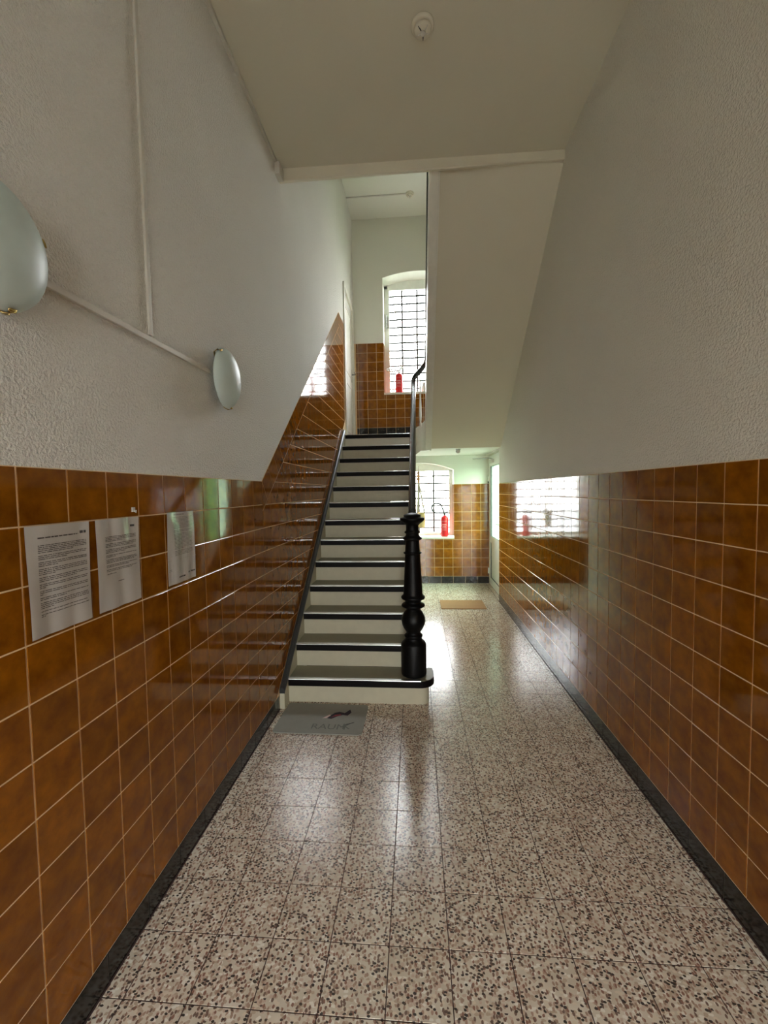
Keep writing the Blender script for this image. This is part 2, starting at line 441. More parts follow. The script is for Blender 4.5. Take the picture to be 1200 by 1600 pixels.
# first piece of the border, left of the first perpendicular joint
quad = [(YC+d[0]*s_+nrm[0]*h_, ZL+d[1]*s_+nrm[1]*h_) for (s_, h_) in ((-.2, -T+G), (-G, -T+G), (-G, -G), (-.2, -G))]
quad = clip(quad, -1, 0, -(YC+G))
if quad: polys.append(quad)
lay(wall_left, 'wall_tile', MT['tile'], (0, 1, 0), (0, 0, 1), (1, 0, 0), (XL, 0, 0), polys, 300)
gb = MB().prism([(YR0, .0), (2.86, .0), (2.86, .1), (LY+.15, LZ+.1), (5.968, LZ+.1), (5.968, 3.90), (YT, dado(YT)), (YC, ZL), (YR0, ZL)], 'x', XL-.004, XL-.0015)
gb.build('grout_bed', MT['grout'], wall_left)
bl = tag(MB().box((XL-.004, YR0, 0), (XL-.001, 2.85, .099)).build('baseboard_left', MT['grout_grey']), kind='structure')
lay(bl, 'baseboard_tile', MT['tile_black'], (0, 1, 0), (0, 0, 1), (1, 0, 0), (XL+.001, 0, 0),
    grid(YR0, 2.85, .0, ZL-10*T, 1.184, 0, .203, .099, .0012), 300, .006, .001, .003)

# ------------------------------------------------------------------ right wall
YD0 = 5.835                                   # yard door recess starts here
wr = MB().box((XR+.0030, YR0-.2, -.25), (1.42, YD0, TOP+.2)).box((XR+.0030, YD0, SZ-.02), (1.42, 7.35, TOP+.2))
wall_right = tag(wr.build('wall_right', MT['plaster_right']), kind='structure')
lay(wall_right, 'wall_tile', MT['tile'], (0, -1, 0), (0, 0, 1), (-1, 0, 0), (XR, 0, 0),
    [[(-p[0], p[1]) for p in c] for c in grid(YR0, YD0, ZR-10*T, ZR, 1.4808, ZR-10*T, T, T)], 300)
MB().box((XR+.0015, YR0, 0), (XR+.004, YD0, ZR)).build('grout_bed', MT['grout'], wall_right)
br = tag(MB().box((XR+.001, YR0, 0), (XR+.004, YD0, .109)).build('baseboard_right', MT['grout_grey']), kind='structure')
lay(br, 'baseboard_tile', MT['tile_black'], (0, -1, 0), (0, 0, 1), (-1, 0, 0), (XR-.001, 0, 0),
    [[(-p[0], p[1]) for p in c] for c in grid(YR0, YD0, 0, ZR-10*T, 1.788, 0, .203, .11, .0012)], 300, .006, .001, .003)

# ------------------------------------------------------------------ back wall with two arched windows
WC = (WX0+WX1)/2; HW = (WX1-WX0)/2
def arch(zs, rise, n=14, x0=WX0, x1=WX1):
    c = (x0+x1)/2; h = (x1-x0)/2; R = (h*h+rise*rise)/(2*rise)
    return [(c-h+2*h*k/n, zs+rise-R+math.sqrt(max(0, R*R-(-h+2*h*k/n)**2))) for k in range(n+1)]
W1 = dict(z0=.775, zs=1.880, rise=.115)
W2 = dict(z0=3.146, zs=4.985, rise=.085)
wb = MB()
wb.box((XL-.2, YB+.003, -.25), (WX0, 7.35, TOP+.2)); wb.box((WX1, YB+.003, -.25), (1.42, 7.35, TOP+.2))
wb.box((WX0, YB+.003, -.25), (WX1, 7.35, W1['z0']-.03))
def above(w, ztop):
    a = arch(w['zs'], w['rise'])
    for k in range(len(a)-1):
        wb.prism([a[k], a[k+1], (a[k+1][0], ztop), (a[k][0], ztop)], 'y', YB+.003, 7.35)
above(W1, W2['z0']-.03); above(W2, TOP+.2)
wall_back = tag(wb.build('wall_back', MT['plaster_back']), kind='structure')
bx = .7487
ZB2 = 3.955
def hole(cells, w):
    out = []
    for c in cells:
        u0, v0, u1, v1 = c[0][0], c[0][1], c[2][0], c[2][1]
        if u1 <= WX0 or u0 >= WX1 or v1 <= w['z0']-.03: out.append(c); continue
        if v0 >= w['z0']-.03:
            if u0 < WX0: out.append(rect(u0, WX0-.001, v0, v1))
            if u1 > WX1: out.append(rect(WX1+.001, u1, v0, v1))
            continue
        if u0 < WX0 or u1 > WX1:
            if u0 < WX0: out.append(rect(u0, WX0-.001, v0, v1))
            if u1 > WX1: out.append(rect(WX1+.001, u1, v0, v1))
            out.append(rect(max(u0, WX0), min(u1, WX1), v0, w['z0']-.032))
        else: out.append(rect(u0, u1, v0, w['z0']-.032))
    return out
low = hole(grid(XL+.01, DX-.005, ZBK-10*T, ZBK, bx, ZBK-10*T, T, T), W1)
upc = hole(grid(XL+.03, XR-.01, ZB2-9*T, ZB2, bx, ZB2-9*T, T, T), W2)
lay(wall_back, 'wall_tile', MT['tile'], (1, 0, 0), (0, 0, 1), (0, -1, 0), (0, YB, 0), low+upc, 300)
g = MB()
for (x0, x1) in ((XL, WX0), (WX1, DX)): g.box((x0, YB+.0015, .0), (x1, YB+.005, ZBK))
g.box((WX0, YB+.0015, 0), (WX1, YB+.005, W1['z0']-.03))
for (x0, x1) in ((XL, WX0), (WX1, XR)): g.box((x0, YB+.0015, LZ), (x1, YB+.005, ZB2))
g.box((WX0, YB+.0015, LZ), (WX1, YB+.005, W2['z0']-.03))
g.build('grout_bed', MT['grout'], wall_back)
# tiled window reveals
for w, zt in ((W1, ZBK), (W2, ZB2)):
    for side, X in ((1, WX1), (-1, WX0)):
        cs = grid(YB+.008, 7.27, w['z0']+.012, zt, YB, zt-10*T, T, T)
        if side > 0: lay(wall_back, 'reveal_tile', MT['tile'], (0, -1, 0), (0, 0, 1), (-1, 0, 0), (X-.005, 0, 0), [[(-p[0], p[1]) for p in c] for c in cs], 300)
        else: lay(wall_back, 'reveal_tile', MT['tile'], (0, 1, 0), (0, 0, 1), (1, 0, 0), (X+.005, 0, 0), cs, 300)
bb = tag(MB().box((XL, YB+.001, 0), (DX, YB+.005, .119)).build('baseboard_back', MT['grout']), kind='structure')
lay(bb, 'baseboard_tile', MT['tile_black'], (1, 0, 0), (0, 0, 1), (0, -1, 0), (0, YB-.001, 0), grid(XL+.01, DX-.005, .0, .119, .60, 0, .2, .119, .0014), 300, .006, .001)
bb2 = tag(MB().box((XL, YB+.001, LZ), (XR, YB+.005, ZB2-9*T)).build('baseboard_landing', MT['grout']), kind='structure')
lay(bb2, 'baseboard_tile', MT['tile_black'], (1, 0, 0), (0, 0, 1), (0, -1, 0), (0, YB-.001, 0), grid(XL+.03, XR-.01, LZ, ZB2-9*T, bx, ZB2-10*T, T, T), 300, .006, .001)

# ------------------------------------------------------------------ ceilings, beam, added upper wall
cl = MB()
cl.v = []; x0, x1 = XL-.1, 1.3
for (ya, yb) in ((YR0-.2, 3.18),):
    vs = []
    yl, yr = 3.17, 3.33
    for zz in (0, .25):
        vs += [(x0, ya, zc(x0)+zz), (x1, ya, zc(x1)+zz), (x1, yr+.028, zc(x1)+zz), (x0, yl+.02, zc(x0)+zz)]
    cl.add(vs, [(3, 2, 1, 0), (4, 5, 6, 7), (0, 1, 5, 4), (1, 2, 6, 5), (2, 3, 7, 6), (3, 0, 4, 7)])
ceiling = tag(cl.build('ceiling', MT['ceiling']), kind='structure')
vs = []
for (x, y, zb) in ((XL-.003, 3.17, 3.850), (XR+.003, 3.335, 3.985)):
    vs += [(x, y, zb+.006), (x, y+.006, zb), (x, y+.03, zb+.004), (x, y+.03, zc(x)+.24), (x, y, zc(x)+.24)]
beam = tag(MB().add(vs, [(0, 1, 2, 3, 4)[::-1], (5, 6, 7, 8, 9), (0, 5, 6, 1), (1, 6, 7, 2), (2, 7, 8, 3), (3, 8, 9, 4), (4, 9, 5, 0)]).build('trim_1', MT['soffit']), kind='structure')
for pz in beam.data.polygons: pz.use_smooth = False
tag(MB().box((XL-.2, .8, TOP), (1.42, 7.35, TOP+.2)).build('ceiling_stairwell', MT['plaster_back']), kind='structure')
tag(MB().box((XL-.2, .7, 4.1), (1.42, .8, TOP+.2)).build('wall_light_block', MT['plaster_back']), kind='structure')  # unseen wall added across the open upper hall to stop light leaking

# wall behind the viewer; unseen glazed door added and sized to light the hall front
RX0, RX1, RZ = -.45, .60, 2.45
wq = MB().box((XL-.2, YR0-.25, -.25), (RX0, YR0, 4.2)).box((RX1, YR0-.25, -.25), (1.42, YR0, 4.2)).box((RX0, YR0-.25, RZ), (RX1, YR0, 4.2))
tag(wq.build('wall_rear', MT['plaster_right']), kind='structure')
d3 = tag(empty('door_3', ((RX0+RX1)/2, YR0-.1, 0)), kind='structure')
f = MB()
for (a, b) in (((RX0, 0), (RX0+.07, RZ)), ((RX1-.07, 0), (RX1, RZ)), ((RX0, RZ-.07), (RX1, RZ)), ((RX0, 1.98), (RX1, 2.06)), ((RX0, 0), (RX1, .12)), ((.045, 0), (.115, 2.0))):
    f.box((a[0], YR0-.13, a[1]), (b[0], YR0-.07, b[1]))
wpart(f, 'door_frame', MT['upvc'], d3)
wpart(MB().box((RX0+.06, YR0-.105, .1), (.055, YR0-.099, 2.0)), 'pane', MT['glass'], d3)
wpart(MB().box((.105, YR0-.105, .1), (RX1-.06, YR0-.099, 2.0)), 'pane', MT['glass'], d3)
wpart(MB().box((RX0+.06, YR0-.105, 2.05), (RX1-.06, YR0-.099, RZ-.06)), 'pane', MT['glass'], d3)

# ------------------------------------------------------------------ landing and upper flight
NX = -.006      # right face of the lower flight's string
wx = .165       # centre of the upper flight's string
ld = MB()
R_ = (wx-(-.02))/2; cxw = (wx-.02)/2
pts = [(XL-.003, LY+.012), (-.02, LY+.012)]
for k in range(1, 12):
    a = math.pi-math.pi*k/12; pts.append((cxw+R_*math.cos(a), LY+.03+R_*math.sin(a)*.9))
pts += [(wx, LY+.03), (XR+.003, LY+.03), (XR+.003, YB+.003), (XL-.003, YB+.003)]
ld.prism(pts, 'z', SZ, LZ)
landing = tag(ld.build('floor_landing', MT['plaster_back']), kind='structure')
MB().box((XL-.003, LY+.02, LZ), (-.03, YB+.002, LZ+.002)).build('landing_covering', MT['tread'], landing)
us = empty('upper_staircase', (wx, 3.40, 3.9))
tag(us, 'white painted underside and string of the flight climbing back over the hall', 'staircase')
YZ_ = LY+.03; zs1 = SZ; sl = .797; YA = 3.30; zs0 = zs1+(YZ_-YA)*sl
def zsof(y): return zs1+(YZ_-y)*sl
sv = []
for x, y in ((wx+.03, YA), (XR+.0025, 3.37)): sv += [(x, y, zsof(y)), (x, YZ_, zs1), (x, YZ_, zs1+.19), (x, y, zsof(y)+.10)]
wpart(MB().add(sv, [(0, 3, 2, 1), (4, 5, 6, 7), (0, 1, 5, 4), (1, 2, 6, 5), (2, 3, 7, 6), (3, 0, 4, 7)]), 'soffit', MT['soffit'], us)
sb = MB()
sb.prism([(YA, zs0-.022), (YZ_, zs1-.02), (YZ_, LZ+.22), (YA+.12, zsof(YA+.12)+.44), (YA, zs0+.25)], 'x', wx-.033, wx+.034)
wpart(sb, 'string_board', MT['white_paint'], us, .006)
md = MB().prism([(YA, zs0-.034), (YZ_, zs1-.03), (YZ_, zs1-.004), (YA, zs0-.008)], 'x', wx+.030, wx+.048)
wpart(md, 'bead_moulding', MT['white_paint'], us, .003)
for k in range(1, 11):
    y = YZ_-(k-1)*.232
    st = MB().box((wx+.034, y-.26, LZ+k*.172-.03), (XR+.002, y, LZ+k*.172))
    wpart(st, 'tread', MT['tread'], us)
# wreathed string round the well
wv = MB(); n = 16; ring = []
for k in range(n+1):
    a = math.pi-math.pi*k/n; tt = k/n
    x = cxw+R_*math.cos(a); y = LY+.018+R_*math.sin(a)*.9
    x2 = cxw+(R_+.022)*math.cos(a); y2 = LY+.018+(R_+.022)*math.sin(a)*.9
    zb = SZ-.02-(.05 if tt < .25 else .05*max(0, 1-(tt-.25)*4)); zt = LZ+.04+.22*tt**1.4
    ring.append(((x, y, zb), (x, y, zt), (x2, y2, zt), (x2, y2, zb)))
vs = [v for r in ring for v in r]; fs = []
for k in range(n):
    for j in range(4): fs.append((k*4+j, k*4+(j+1) % 4, k*4+4+(j+1) % 4, k*4+4+j))
fs += [(0, 3, 2, 1), (n*4, n*4+1, n*4+2, n*4+3)]
wv.add(vs, fs, False)
wpart(wv, 'wreathed_string', MT['white_paint'], us)

# ------------------------------------------------------------------ lower flight
sc = empty('staircase', (-.48, N1Y, 0))
tag(sc, 'straight cream staircase with olive treads and black edged nosings beside left wall', 'staircase')
SX0, SX1 = XL+.035, -.045
def bull(x0, y0, x1, y1, r, n=8):
    """step plan with a rounded front right corner"""
    p = [(x0, y1), (x0, y0), (x1-r, y0)]
    p += [(x1-r+r*math.sin(math.pi/2*k/n), y0+r-r*math.cos(math.pi/2*k/n)) for k in range(1, n+1)]
    return p+[(x1, y1)]
def nose(y, z, r=.007, n=7):
    """section of the round-fronted metal nosing"""
    return [(y+.028, z-.002), (y+.028, z+.0015)]+[(y+.003-r*math.sin(math.pi/2*k/n)+r*.5, z+.0015-r*(1-math.cos(math.pi/2*k/n))) for k in range(n+1)]
for i in range(13):
    y = N1Y+i*GO; z = (i+1)*RISE
    x1 = SX1
    ry = y+.014
    if i == 0:
        wpart(MB().prism(bull(SX0, ry, .078, y+GO+.02, .06), 'z', 0.0, z-.050), 'riser', MT['riser'], sc)
        tr = wpart(MB().prism(bull(SX0, y+.004, .112, y+GO+.01, .10), 'z', z-.03, z-.001), 'tread', MT['tread'], sc)
        e = bull(SX0, y-.001, .117, y+.20, .105)
        ed = MB().prism(e, 'z', z-.052, z-.004)
        wpart(ed, 'black_edge', MT['black'], tr)
        wpart(MB().prism(nose(y, z), 'x', SX0, .02), 'nosing_strip', MT['alu'], tr)
        continue
    wpart(MB().box((SX0, ry, z-RISE), (x1, ry+.018, z-.030)), 'riser', MT['riser'], sc)
    if i < 12:
        tr = wpart(MB().box((SX0, y+.010, z-.03), (x1, y+GO+.016, z-.001)), 'tread', MT['tread'], sc)
    else:
        tr = wpart(MB().box((SX0, y+.010, z-.03), (x1, y+.03, z)), 'tread', MT['tread'], sc)
    wpart(MB().box((SX0, y, z-.054), (x1, y+.012, z-.001), ), 'black_edge', MT['black'], tr)
    wpart(MB().prism(nose(y, z), 'x', SX0, x1), 'nosing_strip', MT['alu'], tr)
ST = RISE/GO
y0s = 2.862
wpart(MB().prism([(y0s, 0), (N1Y+.30, 0), (LY+.012, LZ-.21), (LY+.012, strl(LY)+.030), (y0s, strl(y0s)+.030)], 'x', XL+.001, SX0+.001), 'wall_string', MT['riser'], sc)
capz = .045
cp = MB(); n = 6
ya, yb = y0s-.004, LY+.03
sec = [(XL+.001, 0), (XL+.001, .030), (XL+.010, .040), (XL+.024, .040), (XL+.034, .030), (XL+.040, .016), (XL+.040, 0)]
vs = [(x, ya, strl(ya)+.012+h) for x, h in sec]+[(x, yb, strl(yb)+.012+h) for x, h in sec]; m_ = len(sec)
cp.add(vs, [tuple(range(m_)), tuple(range(2*m_-1, m_-1, -1))]+[(i, m_+i, m_+(i+1) % m_, (i+1) % m_) for i in range(m_)])
wpart(cp, 'string_capping', MT['cap'], sc)
wpart(MB().prism([(N1Y+.20, .02), (LY+.012, LZ-.25), (LY+.012, strl(LY)+.03), (N1Y+.20, strl(N1Y+.20)+.03)], 'x', SX1, NX), 'outer_string', MT['white_paint'], sc)
wpart(MB().prism([(N1Y+.24, .001), (LY, .001), (LY, LZ-.26), (N1Y+.24, .04)], 'x', -.038, -.013), 'spandrel_panel', MT['white_paint'], sc)

# ------------------------------------------------------------------ railing
NYC, NXC = 3.075, -.030
rl = empty('stair_railing', (NXC, NYC, RISE)); tag(rl, 'dark handrail with turned black newel post on the bottom step and white balusters', 'railing')
prof = [(.088, .1795), (.093, .186), (.0935, .20), (.0935, .405), (.090, .418), (.074, .432), (.063, .446), (.060, .452), (.060, .462), (.067, .467), (.068, .475), (.060, .483), (.050, .492),
        (.055, .505), (.072, .530), (.084, .558), (.0885, .585), (.084, .615), (.070, .645), (.053, .668), (.050, .674),
        (.062, .680), (.082, .690), (.087, .698), (.082, .708), (.062, .718), (.058, .726), (.062, .736), (.084, .748), (.089, .758), (.084, .768), (.073, .776), (.071, .784),
        (.0665, .86), (.060, .98), (.0555, 1.072), (.055, 1.078), (.066, 1.084), (.067, 1.090), (.055, 1.096), (.054, 1.10), (.049, 1.176), (.049, 1.18), (.066, 1.186), (.070, 1.194), (.066, 1.202), (.054, 1.210), (.047, 1.220),
        (.048, 1.230), (.058, 1.236), (.058, 1.243), (.048, 1.250), (.046, 1.258), (.046, 1.288), (.052, 1.298), (.064, 1.306), (.082, 1.320), (.090, 1.330), (.090, 1.344), (.078, 1.347),
        (.062, 1.349), (.063, 1.364), (.056, 1.369), (.030, 1.378), (.006, 1.381)]
npst = wpart(MB().lathe(prof, (NXC, NYC, 0), 28), 'newel_post', MT['newel'], rl)
pa = [Vector((NXC, NYC, 1.352)), Vector((NXC, NYC+.08, 1.352))]
ex, ey, ez = -.018, LY+.02, 2.985
pa = [Vector((NXC, NYC+.02, 1.345)), Vector((NXC+.001, NYC+.10, 1.385))]
for k in range(1, 13): 
    t = k/12; pa.append(Vector((NXC+(ex-NXC)*t, NYC+.10+(ey-NYC-.10)*t, 1.385+(ez-1.385)*t)))
for k in range(1, 9):
    a = math.pi-math.pi*k/8*.98
    pa.append(Vector((cxw+R_*math.cos(a), ey+R_*math.sin(a)*.9, ez+.02+.30*(k/8))))
pa[14] = pa[14]
for k in range(1, 8):
    t = k/7; pa.append(Vector((wx, ey-(ey-3.45)*t, ez+.32+sl*(ey-3.45)*t)))
wpart(MB().tube(pa, (.030, .034), 12, flat=(0, 0, 1)), 'handrail', MT['rail'], rl)
def bal_prof(h):
    return [(.016, 0), (.016, .05), (.010, .06), (.013, .08), (.019, .16), (.017, .25), (.011, .40), (.013, .42), (.009, .44), (.010, h*.7), (.013, h*.72), (.009, h*.75), (.008, h-.005)]
def rz_at(y):
    t = (y-NYC-.10)/(ey-NYC-.10); return 1.385+(ez-1.385)*t
bals = []
for i in range(1, 12):
    y = N1Y+i*GO+.12; zb = strl(y)+.03
    h = rz_at(y)-.018-zb
    bals.append((NXC+.006, y, zb-.002, h))
bals.append((cxw, LY+.018+(R_+.006)*.9, LZ+.10, ez+.17-.02-LZ-.10))
for k in range(5):
    y = ey-.12-k*.232; zb = zsof(y)+.43-.03*k*0
    bals.append((wx, y, LZ+.22+(zsof(YA+.12)+.44-LZ-.22)*(YZ_-y)/(YZ_-YA-.12)-.002, ez+.32+sl*(ey-y)-.02-(LZ+.22+(zsof(YA+.12)+.44-LZ-.22)*(YZ_-y)/(YZ_-YA-.12))))
for (x, y, z, h) in bals:
    part_at(MB().lathe([(r, zz) for r, zz in bal_prof(h)], (x, y, z), 10), 'baluster', MT['white_paint'], rl, (x, y, z))

# ------------------------------------------------------------------ windows
def window(idx, w, name, hrows, yg=7.285):
    e = tag(empty(name, (WC, yg, w['z0'])), kind='structure')
    ar = arch(w['zs'], w['rise'], 16); fw_ = .055
    ct = 1.872 if idx == 1 else 4.945        # straight head of the casement
    # outer frame, head filled up to the arch
    fr = MB()
    fr.box((WX0, yg-.035, w['z0']), (WX0+fw_, yg+.035, w['zs'])); fr.box((WX1-fw_, yg-.035, w['z0']), (WX1, yg+.035, w['zs']))
    fr.box((WX0+fw_, yg-.035, w['z0']), (WX1-fw_, yg+.035, w['z0']+.05))
    for k in range(len(ar)-1): fr.prism([(ar[k][0], ct), (ar[k+1][0], ct), ar[k+1], ar[k]], 'y', yg-.035, yg+.035)
    wpart(fr, 'window_frame', MT['upvc'], e)
    sash = MB(); a0, a1, b0, b1 = WX0+fw_-.004, WX1-fw_+.004, w['z0']+.045, ct+.004
    g0 = .035
    sash.box((a0, yg-.045, b0), (a0+g0, yg+.02, b1)).box((a1-g0, yg-.045, b0), (a1, yg+.02, b1)).box((a0+g0, yg-.045, b0), (a1-g0, yg+.02, b0+g0)).box((a0+g0, yg-.045, b1-g0), (a1-g0, yg+.02, b1))
    if idx == 1: sash = None
    gx0, gx1, gz0, gz1 = a0+.002, a1-.002, b0, b1-.002
    if sash:
        sh = wpart(sash, 'sash', MT['upvc'], e); gx0, gx1, gz0, gz1 = a0+g0-.002, a1-g0+.002, b0+g0-.002, b1-g0+.002
        hd = MB().box((WX0+.028, yg-.075, 4.28), (WX0+.052, yg-.034, 4.50)).box((WX0+.032, yg-.085, 4.36), (WX0+.048, yg-.060, 4.50))
        wpart(hd, 'window_handle', MT['chrome'], e, .004)
    # leaded grid
    xs = [x for x in (.304-.252*3, .304-.252*2, .304-.252, .304, .304+.252) if gx0+.02 < x < gx1-.02]
    zs = [z for z in hrows if gz0+.02 < z < gz1-.02]
    bxs = [gx0]+xs+[gx1]; bzs = [gz0]+sorted(zs)+[gz1]
    cache = {}
    for i in range(len(bxs)-1):
        for j in range(len(bzs)-1):
            wd, hg = bxs[i+1]-bxs[i]-.026, bzs[j+1]-bzs[j]-.020
            key = (round(wd, 3), round(hg, 3))
            if key not in cache:
                me = MB().box((-wd/2, -.002, -hg/2), (wd/2, .002, hg/2)).mesh('pane'); me.materials.append(MT['glass']); cache[key] = me
            o = bpy.data.objects.new('pane', cache[key]); COL.objects.link(o); o.parent = e
            o.location = Vector(((bxs[i]+bxs[i+1])/2, yg, (bzs[j]+bzs[j+1])/2))-e.location
    for x in xs: part_at(MB().box((x-.015, yg-.010, gz0), (x+.015, yg+.010, gz1)), 'glazing_bar', MT['lead'], e, (x, yg, gz0))
    for z in zs: part_at(MB().box((gx0, yg-.009, z-.012), (gx1, yg+.009, z+.012)), 'glazing_bar', MT['lead'], e, (WC, yg, z))
    sl_ = MB().box((WX0, YB-.02, w['z0']-.03), (WX1, yg-.02, w['z0']))
    wpart(sl_, 'window_sill', MT['marble'], e, .003)
window(1, W1, 'window_1', [1.787-.1264*k for k in range(9)])
window(2, W2, 'window_2', [4.826-.1285*k for k in range(14)])

# ------------------------------------------------------------------ yard door in the right wall (door_2)
d2 = tag(empty('door_2', (DX, 6.4, 0)), kind='structure')
DY0, DY1, DH = YD0+.01, YB+.002, 2.075
f = MB()
f.box((DX, DY1-.05, 0), (DX+.07, DY1, DH)).box((DX, DY0, 0), (DX+.07, DY0+.05, DH)).box((DX, DY0+.05, DH-.05), (DX+.07, DY1-.05, DH))
wpart(f, 'door_frame', MT['upvc'], d2, .003)
la, lb = DY0+.045, DY1-.045
lf = MB()
X0, X1 = DX-.010, DX+.05
lf.box((X0, la, .012), (X1, la+.10, DH-.045)).box((X0, lb-.10, .012), (X1, lb, DH-.045))
lf.box((X0, la+.10, .012), (X1, lb-.10, .13)).box((X0, la+.10, .70), (X1, lb-.10, .80)).box((X0, la+.10, 1.91), (X1, lb-.10, DH-.045))
leaf = wpart(lf, 'door_leaf', MT['upvc'], d2, .003)
wpart(MB().box((DX+.018, la+.09, .79), (DX+.024, lb-.09, 1.92)), 'pane', MT['glass_green'], d2)
wpart(MB().box((DX+.006, la+.098, .128), (DX+.03, lb-.098, .702)), 'lower_panel', MT['upvc'], d2)
gk = MB()
for (y0_, y1_, z0_, z1_) in ((la+.10, lb-.10, .80, .806), (la+.10, lb-.10, 1.904, 1.91), (lb-.106, lb-.10, .80, 1.91), (la+.10, la+.106, .80, 1.91), (lb-.106, lb-.10, .13, .70), (la+.10, lb-.10, .13, .136)):
    gk.box((X0+.004, y0_, z0_), (DX+.017, y1_, z1_))
wpart(gk, 'rubber_seal', MT['dark_line'], d2)
for z in (.22, 1.72):
    wpart(MB().lathe([(.011, z-.045), (.013, z-.04), (.013, z+.04), (.011, z+.045)], (DX-.018, lb+.012, 0), 10).box((DX-.02, lb-.01, z-.03), (DX-.002, lb+.03, z+.03)), 'hinge', MT['upvc'], d2)
    wpart(MB().box((DX-.030, lb+.006, z-.075), (DX-.016, lb+.018, z-.047)), 'hinge_cap', MT['dark_line'], d2)
wpart(MB().box((DX-.022, la+.035, 1.00), (DX-.0101, la+.065, 1.16)).tube([(DX-.02, la+.05, 1.05), (DX-.06, la+.05, 1.05), (DX-.062, la+.17, 1.05)], .009, 8), 'door_handle', MT['upvc'], d2)
clo = wpart(MB().box((DX-.052, 6.46, 1.948), (DX-.0101, 6.70, 2.006)), 'door_closer', MT['trunking'], d2, .005)
arm = MB().lathe([(.014, 2.004), (.014, 2.018)], (DX-.032, 6.55, 0), 12)
arm.tube([(DX-.032, 6.55, 2.016), (.87, 6.50, 2.010)], (.010, .004), 8, flat=(0, 0, 1))
arm.tube([(.87, 6.50, 2.012), (DX-.005, 6.78, 2.040)], (.009, .004), 8, flat=(0, 0, 1))
wpart(arm, 'closer_arm', MT['chrome'], clo)
portal_d = portal('portal_yard_door', (DX+.12, 6.4, 1.35), (1.2, 1.2), (-1, 0, 0))

# ------------------------------------------------------------------ flat door on the landing (door_1)
d1 = tag(empty('door_1', (XL, 6.42, LZ)), kind='structure')
z1_ = 4.49
f = MB()
f.box((XL-.10, 5.975, LZ+.003), (XL+.018, 6.045, z1_)).box((XL-.10, 6.80, LZ+.003), (XL+.018, 6.87, z1_)).box((XL-.10, 6.045, z1_-.07), (XL+.018, 6.80, z1_))
wpart(f, 'door_frame', MT['white_paint'], d1, .003)
lf = wpart(MB().box((XL-.055, 6.050, LZ+.008), (XL-.012, 6.795, z1_-.075)), 'door_leaf', MT['white_paint'], d1, .002)
for (a, b) in ((LZ+.12, LZ+.85), (LZ+1.0, LZ+1.95)):
    pf = MB()
    for (y0_, y1_, zz0, zz1) in ((6.15, 6.17, a, b), (6.67, 6.69, a, b), (6.17, 6.67, a, a+.02), (6.17, 6.67, b-.02, b)): pf.box((XL-.0121, y0_, zz0), (XL-.004, y1_, zz1))
    wpart(pf, 'panel_moulding', MT['white_paint'], d1)
wpart(MB().box((XL+.012, 6.036, LZ+.003), (XL+.0195, 6.044, z1_-.06)), 'painted_gap_shade', MT['dark_line'], d1)  # dark strip on the frame edge, painted in for the shade of the gap
wpart(MB().box((XL-.0119, 6.70, LZ+.96), (XL-.006, 6.74, LZ+1.16)).tube([(XL-.008, 6.72, LZ+1.08), (XL+.045, 6.72, LZ+1.08), (XL+.05, 6.61, LZ+1.085)], .009, 8), 'door_handle', MT['chrome'], d1)

# ------------------------------------------------------------------ wall lamps
def wall_lamp(y, label):
    z = 2.127
    e = empty('wall_lamp', (XL-.003, y, z)); tag(e, label, 'wall lamp', 'oval wall lamps on the left wall')
    n, s = 14, 40; hw, hh, dep = .130, .150, .090; x0 = .028
    vs = []; 
    for i in range(n+1):
        t = i/n; rr = math.sin(t*math.pi/2)
        x = x0+(dep-x0)*math.cos(t*math.pi/2)**1.05
        for k in range(s):
            a = 2*math.pi*k/s
            # pointed oval, flat face outwards
            ca, sa = math.cos(a), math.sin(a)
            yy = hw*rr*math.copysign(abs(ca)**1.05, ca); zz = hh*rr*sa
            vs.append((x, yy, zz))
    for k in range(s): a = 2*math.pi*k/s; vs.append((x0-.002, hw*.97*math.cos(a), hh*.97*math.sin(a)))
    fs = [(i*s+k, (i+1)*s+k, (i+1)*s+(k+1) % s, i*s+(k+1) % s) for i in range(n+1) for k in range(s)]
    fs.append(tuple((n+1)*s+k for k in range(s)))
    MB().add(vs, fs, True).build('lamp_shade', MT['lamp'], e)
    MB().box((.001, -.055, -.05), (.028, .055, .05)).build('back_plate', MT['white_paint'], e, .003)
    for a in (math.radians(128), math.radians(-82), math.radians(25)):
        yy, zz = hw*math.cos(a), hh*math.sin(a)
        c = MB().tube([(.004, yy*.55, zz*.55), (.012, yy*.96, zz*.96), (.030, yy*1.025, zz*1.025), (.047, yy*1.0, zz*1.0), (.050, yy*.96, zz*.96)], (.011, .003), 8, flat=(1, 0, 0))
        MB2 = c.build('clip', MT['brass'], e)
    return e
wall_lamp(.925, 'nearer oval opal wall lamp cut by the left edge of the photo')
wall_lamp(2.105, 'farther oval opal wall lamp with brass clips at the end of the cable cover')

# ------------------------------------------------------------------ cable trunking
def run(name, a, b, label, w=.020, dpt=.012, group=None, x=XL-.003):
    """flat cable cover on the left wall between (y,z) points"""
    a, b = Vector(a), Vector(b); dd = (b-a).normalized(); nn = Vector((-dd.y, dd.x))*w/2
    q = [a+nn, b+nn, b-nn, a-nn]
    o = MB().prism([(v.x, v.y) for v in q], 'x', x, x+dpt)
    c = (a+b)/2
    e = part_at(o, name, MT['trunking'], None, (x, c.x, c.y), .002); tag(e, label, 'cable cover'); return e
run('cable_cover', (1.535, 2.138), (1.520, 3.94), 'vertical white cable cover running up the left wall to the ceiling', .018, .010)
run('cable_cover', (1.06, 2.113), (1.985, 2.130), 'horizontal white cable cover joining the two oval wall lamps', .020)
run('cable_cover', (YR0+.01, 3.925), (3.07, 3.925), 'long white cable cover in the corner of ceiling and left wall', .022, .020)
